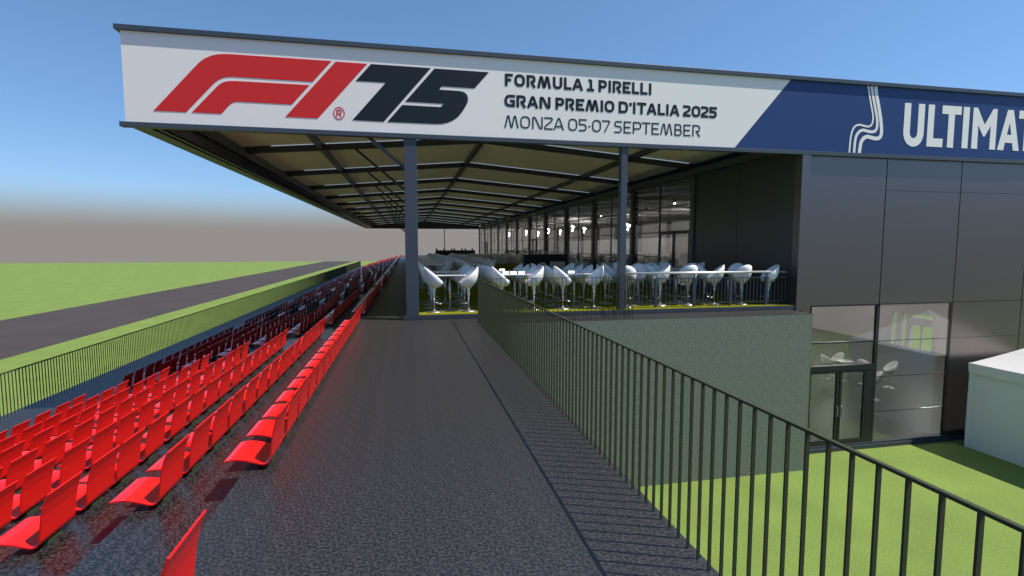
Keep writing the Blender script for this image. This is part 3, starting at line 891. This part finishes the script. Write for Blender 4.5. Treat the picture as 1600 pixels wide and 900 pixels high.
for r_ in range(3):
    for c_ in range(7):
        armchair(4.6+.95*c_*.9, 44.5+3.2*r_+(.5 if c_ % 2 else 0), 3.14 if r_ % 2 else .05, 'pale grey woven armchair in the far lounge, %s row, %s from the left' % (ORD[r_], ORD[c_]))

# bars
def bar(name, label, x0, x1, y, d, h, cat='bar'):
    t = thing(name, label, cat, ((x0+x1)/2, y, .118))
    MB().box(x0, x1, y, y+d, .118, .118+h-.05).part('counter_front', 'bar_black', t)
    MB().box(x0-.03, x1+.03, y-.04, y+d+.04, .118+h-.05, .118+h).part('countertop', 'bar_black', t, .006)
    return t
bar('bar_counter', 'black bar counter topped with glasses in front of the glass wall', 6.42, 8.95, 28.0, .8, 1.09)
def glassware(x, y, z, lb, grp, h=.16):
    m = MB().lathe([(.034,0),(.034,.004),(.006,.012),(.006,.07),(.038,.10),(.036,h)], (x,y,z), 10)
    tag(m.part('drinking_glass', 'glassware'), lb, 'glass', grp)
for i in range(18):
    glassware(6.5+.135*i, 28.2+random.uniform(0,.35), 1.208, 'clear drinking glass standing in the row on the black bar counter', 'glasses on the bar counter', .17+random.uniform(0,.08))
bar('bar_counter', 'far black bar at the end of the terrace with small dark boxes on top', 3.35, 8.1, 62.0, .8, 1.07)
for i, x in enumerate((3.5, 4.4, 5.3, 5.6, 6.55, 6.95, 7.8)):
    t = MB().box(x-.08, x+.08, 62.3, 62.5, 1.188, 1.42).part('beer_tap', 'bar_black', None, .02)
    tag(t, 'small dark tap box on the far bar, %s from the left' % ORD[i], 'beer tap')
# inside the upper room: clothed tables with chairs and glasses seen through the glass wall
bt0 = thing('banquet_table', 'x', 'table', (0,0,0), 'white clothed tables inside the upper room')
MB().box(-.8,.8,-.45,.45,.70,.76).part('tabletop', 'cloth_white', bt0, .01)
MB().box(-.79,.79,-.44,.44,.30,.70).part('tablecloth', 'cloth_white', bt0)
for a in (-.7,.7):
    for b in (-.36,.36): MB().box(a-.02,a+.02,b-.02,b+.02,0,.30).part('leg', 'chrome', bt0)
gm = MB()
for i in range(7):
    for s in (-.2,.2):
        gm.lathe([(.03,.76),(.005,.78),(.005,.85),(.04,.89),(.036,.98)], (-.66+.22*i, s, 0), 8)
gm.part('table_setting', 'glassware', bt0)
first = True
for i in range(11):
    for j, x in enumerate((11.6, 14.2)):
        y = 18.2+4.2*i
        lb = 'white clothed indoor table with glasses, %s from front, %s' % (ORD[i], ('beside the glass wall','away from the glass')[j])
        if first:
            first = False; bt0.location = (x, y, .118); bt0.rotation_euler = (0,0,1.571); bt0['label'] = lb
        else: dup(bt0, (x, y, .118), 1.571, lb)
        if i < 6 and j == 0:
            for s, nm in ((-1,'near'),(1,'far')):
                o = dup(st0, (x+.1, y+s*1.15, .118), s*-1.571, 'white egg stool indoors, %s end of the %s clothed table behind the glass' % (nm, ORD[i]), 'white egg stools inside the upper room')
# stools inside the lower room
for i, (x, y, rz) in enumerate([(17.1,18.0,0),(17.8,18.2,3.1),(17.9,17.0,.3),(18.5,16.4,2.9),(16.5,15.2,2.6)]):
    dup(st0, (x, y, G+.09), rz, 'white egg stool in the lower room behind the ground floor glazing, %s from the left' % ORD[i], 'white egg stools in the lower room')
dup(tr0, (17.5, 17.6, G+.09), 0, 'round white table among stools in the lower room', 'tables in the lower room')

# ------------------------------------------------------------------ party tent on the lawn
TN = thing('marquee_tent', 'white pagoda marquee tent with scalloped valance on the lawn by the facade', 'tent', (16.8, 9.7, G))
x0, x1, y0, y1, ze = 15.30, 18.30, 8.20, 11.20, -1.58
AP = (16.8, 9.7, -.42)
cs = [(x0,y0,ze),(x1,y0,ze),(x1,y1,ze),(x0,y1,ze)]
m = MB()
K = 6
for s in range(4):     # slightly hollow pagoda slopes
    a = Vector(cs[s]); b = Vector(cs[(s+1) % 4]); ap = Vector(AP)
    v = []
    for i in range(K+1):
        t = i/K; sag = -.05*math.sin(math.pi*t)
        for e in (a, b): v.append(e.lerp(ap, t)+Vector((0,0,sag)))
    m.add(v, [(2*i, 2*i+1, 2*i+3, 2*i+2) for i in range(K)], False)
m.part('tent_roof', 'tent_white', TN)
m = MB().box(x0+.03, x0+.045, y0+.06, y1-.06, G, ze).box(x1-.045, x1-.03, y0+.06, y1-.06, G, ze).box(x0+.06, x1-.06, y0+.03, y0+.045, G, ze).box(x0+.06, x1-.06, y1-.045, y1-.03, G, ze)
m.part('tent_wall', 'tent_white', TN)
for px, py in ((x0,y0),(x1-.06,y0),(x1-.06,y1-.06),(x0,y1-.06)): MB().box(px, px+.06, py, py+.06, G, ze-.005).part('pole', 'tent_white', TN)
m = MB()
def valance(a, b, nrm):
    a = Vector(a); b = Vector(b); nrm = Vector(nrm); N = 15; S = 6
    v = []; f = []
    for i in range(N*S+1):
        t = i/(N*S); p = a.lerp(b, t)+nrm*.030
        d = .235 + .045*abs(math.sin(math.pi*t*N))
        v += [p+Vector((0,0,.0)), p+Vector((0,0,-d))]
    for i in range(N*S): f.append((2*i, 2*i+1, 2*i+3, 2*i+2))
    m.add(v, f)
for s, nr in enumerate(((0,-1,0),(1,0,0),(0,1,0),(-1,0,0))): valance(cs[s], cs[(s+1) % 4], nr)
vo = m.part('valance', 'tent_white', TN)
sm = vo.modifiers.new('thickness', 'SOLIDIFY'); sm.thickness = .004
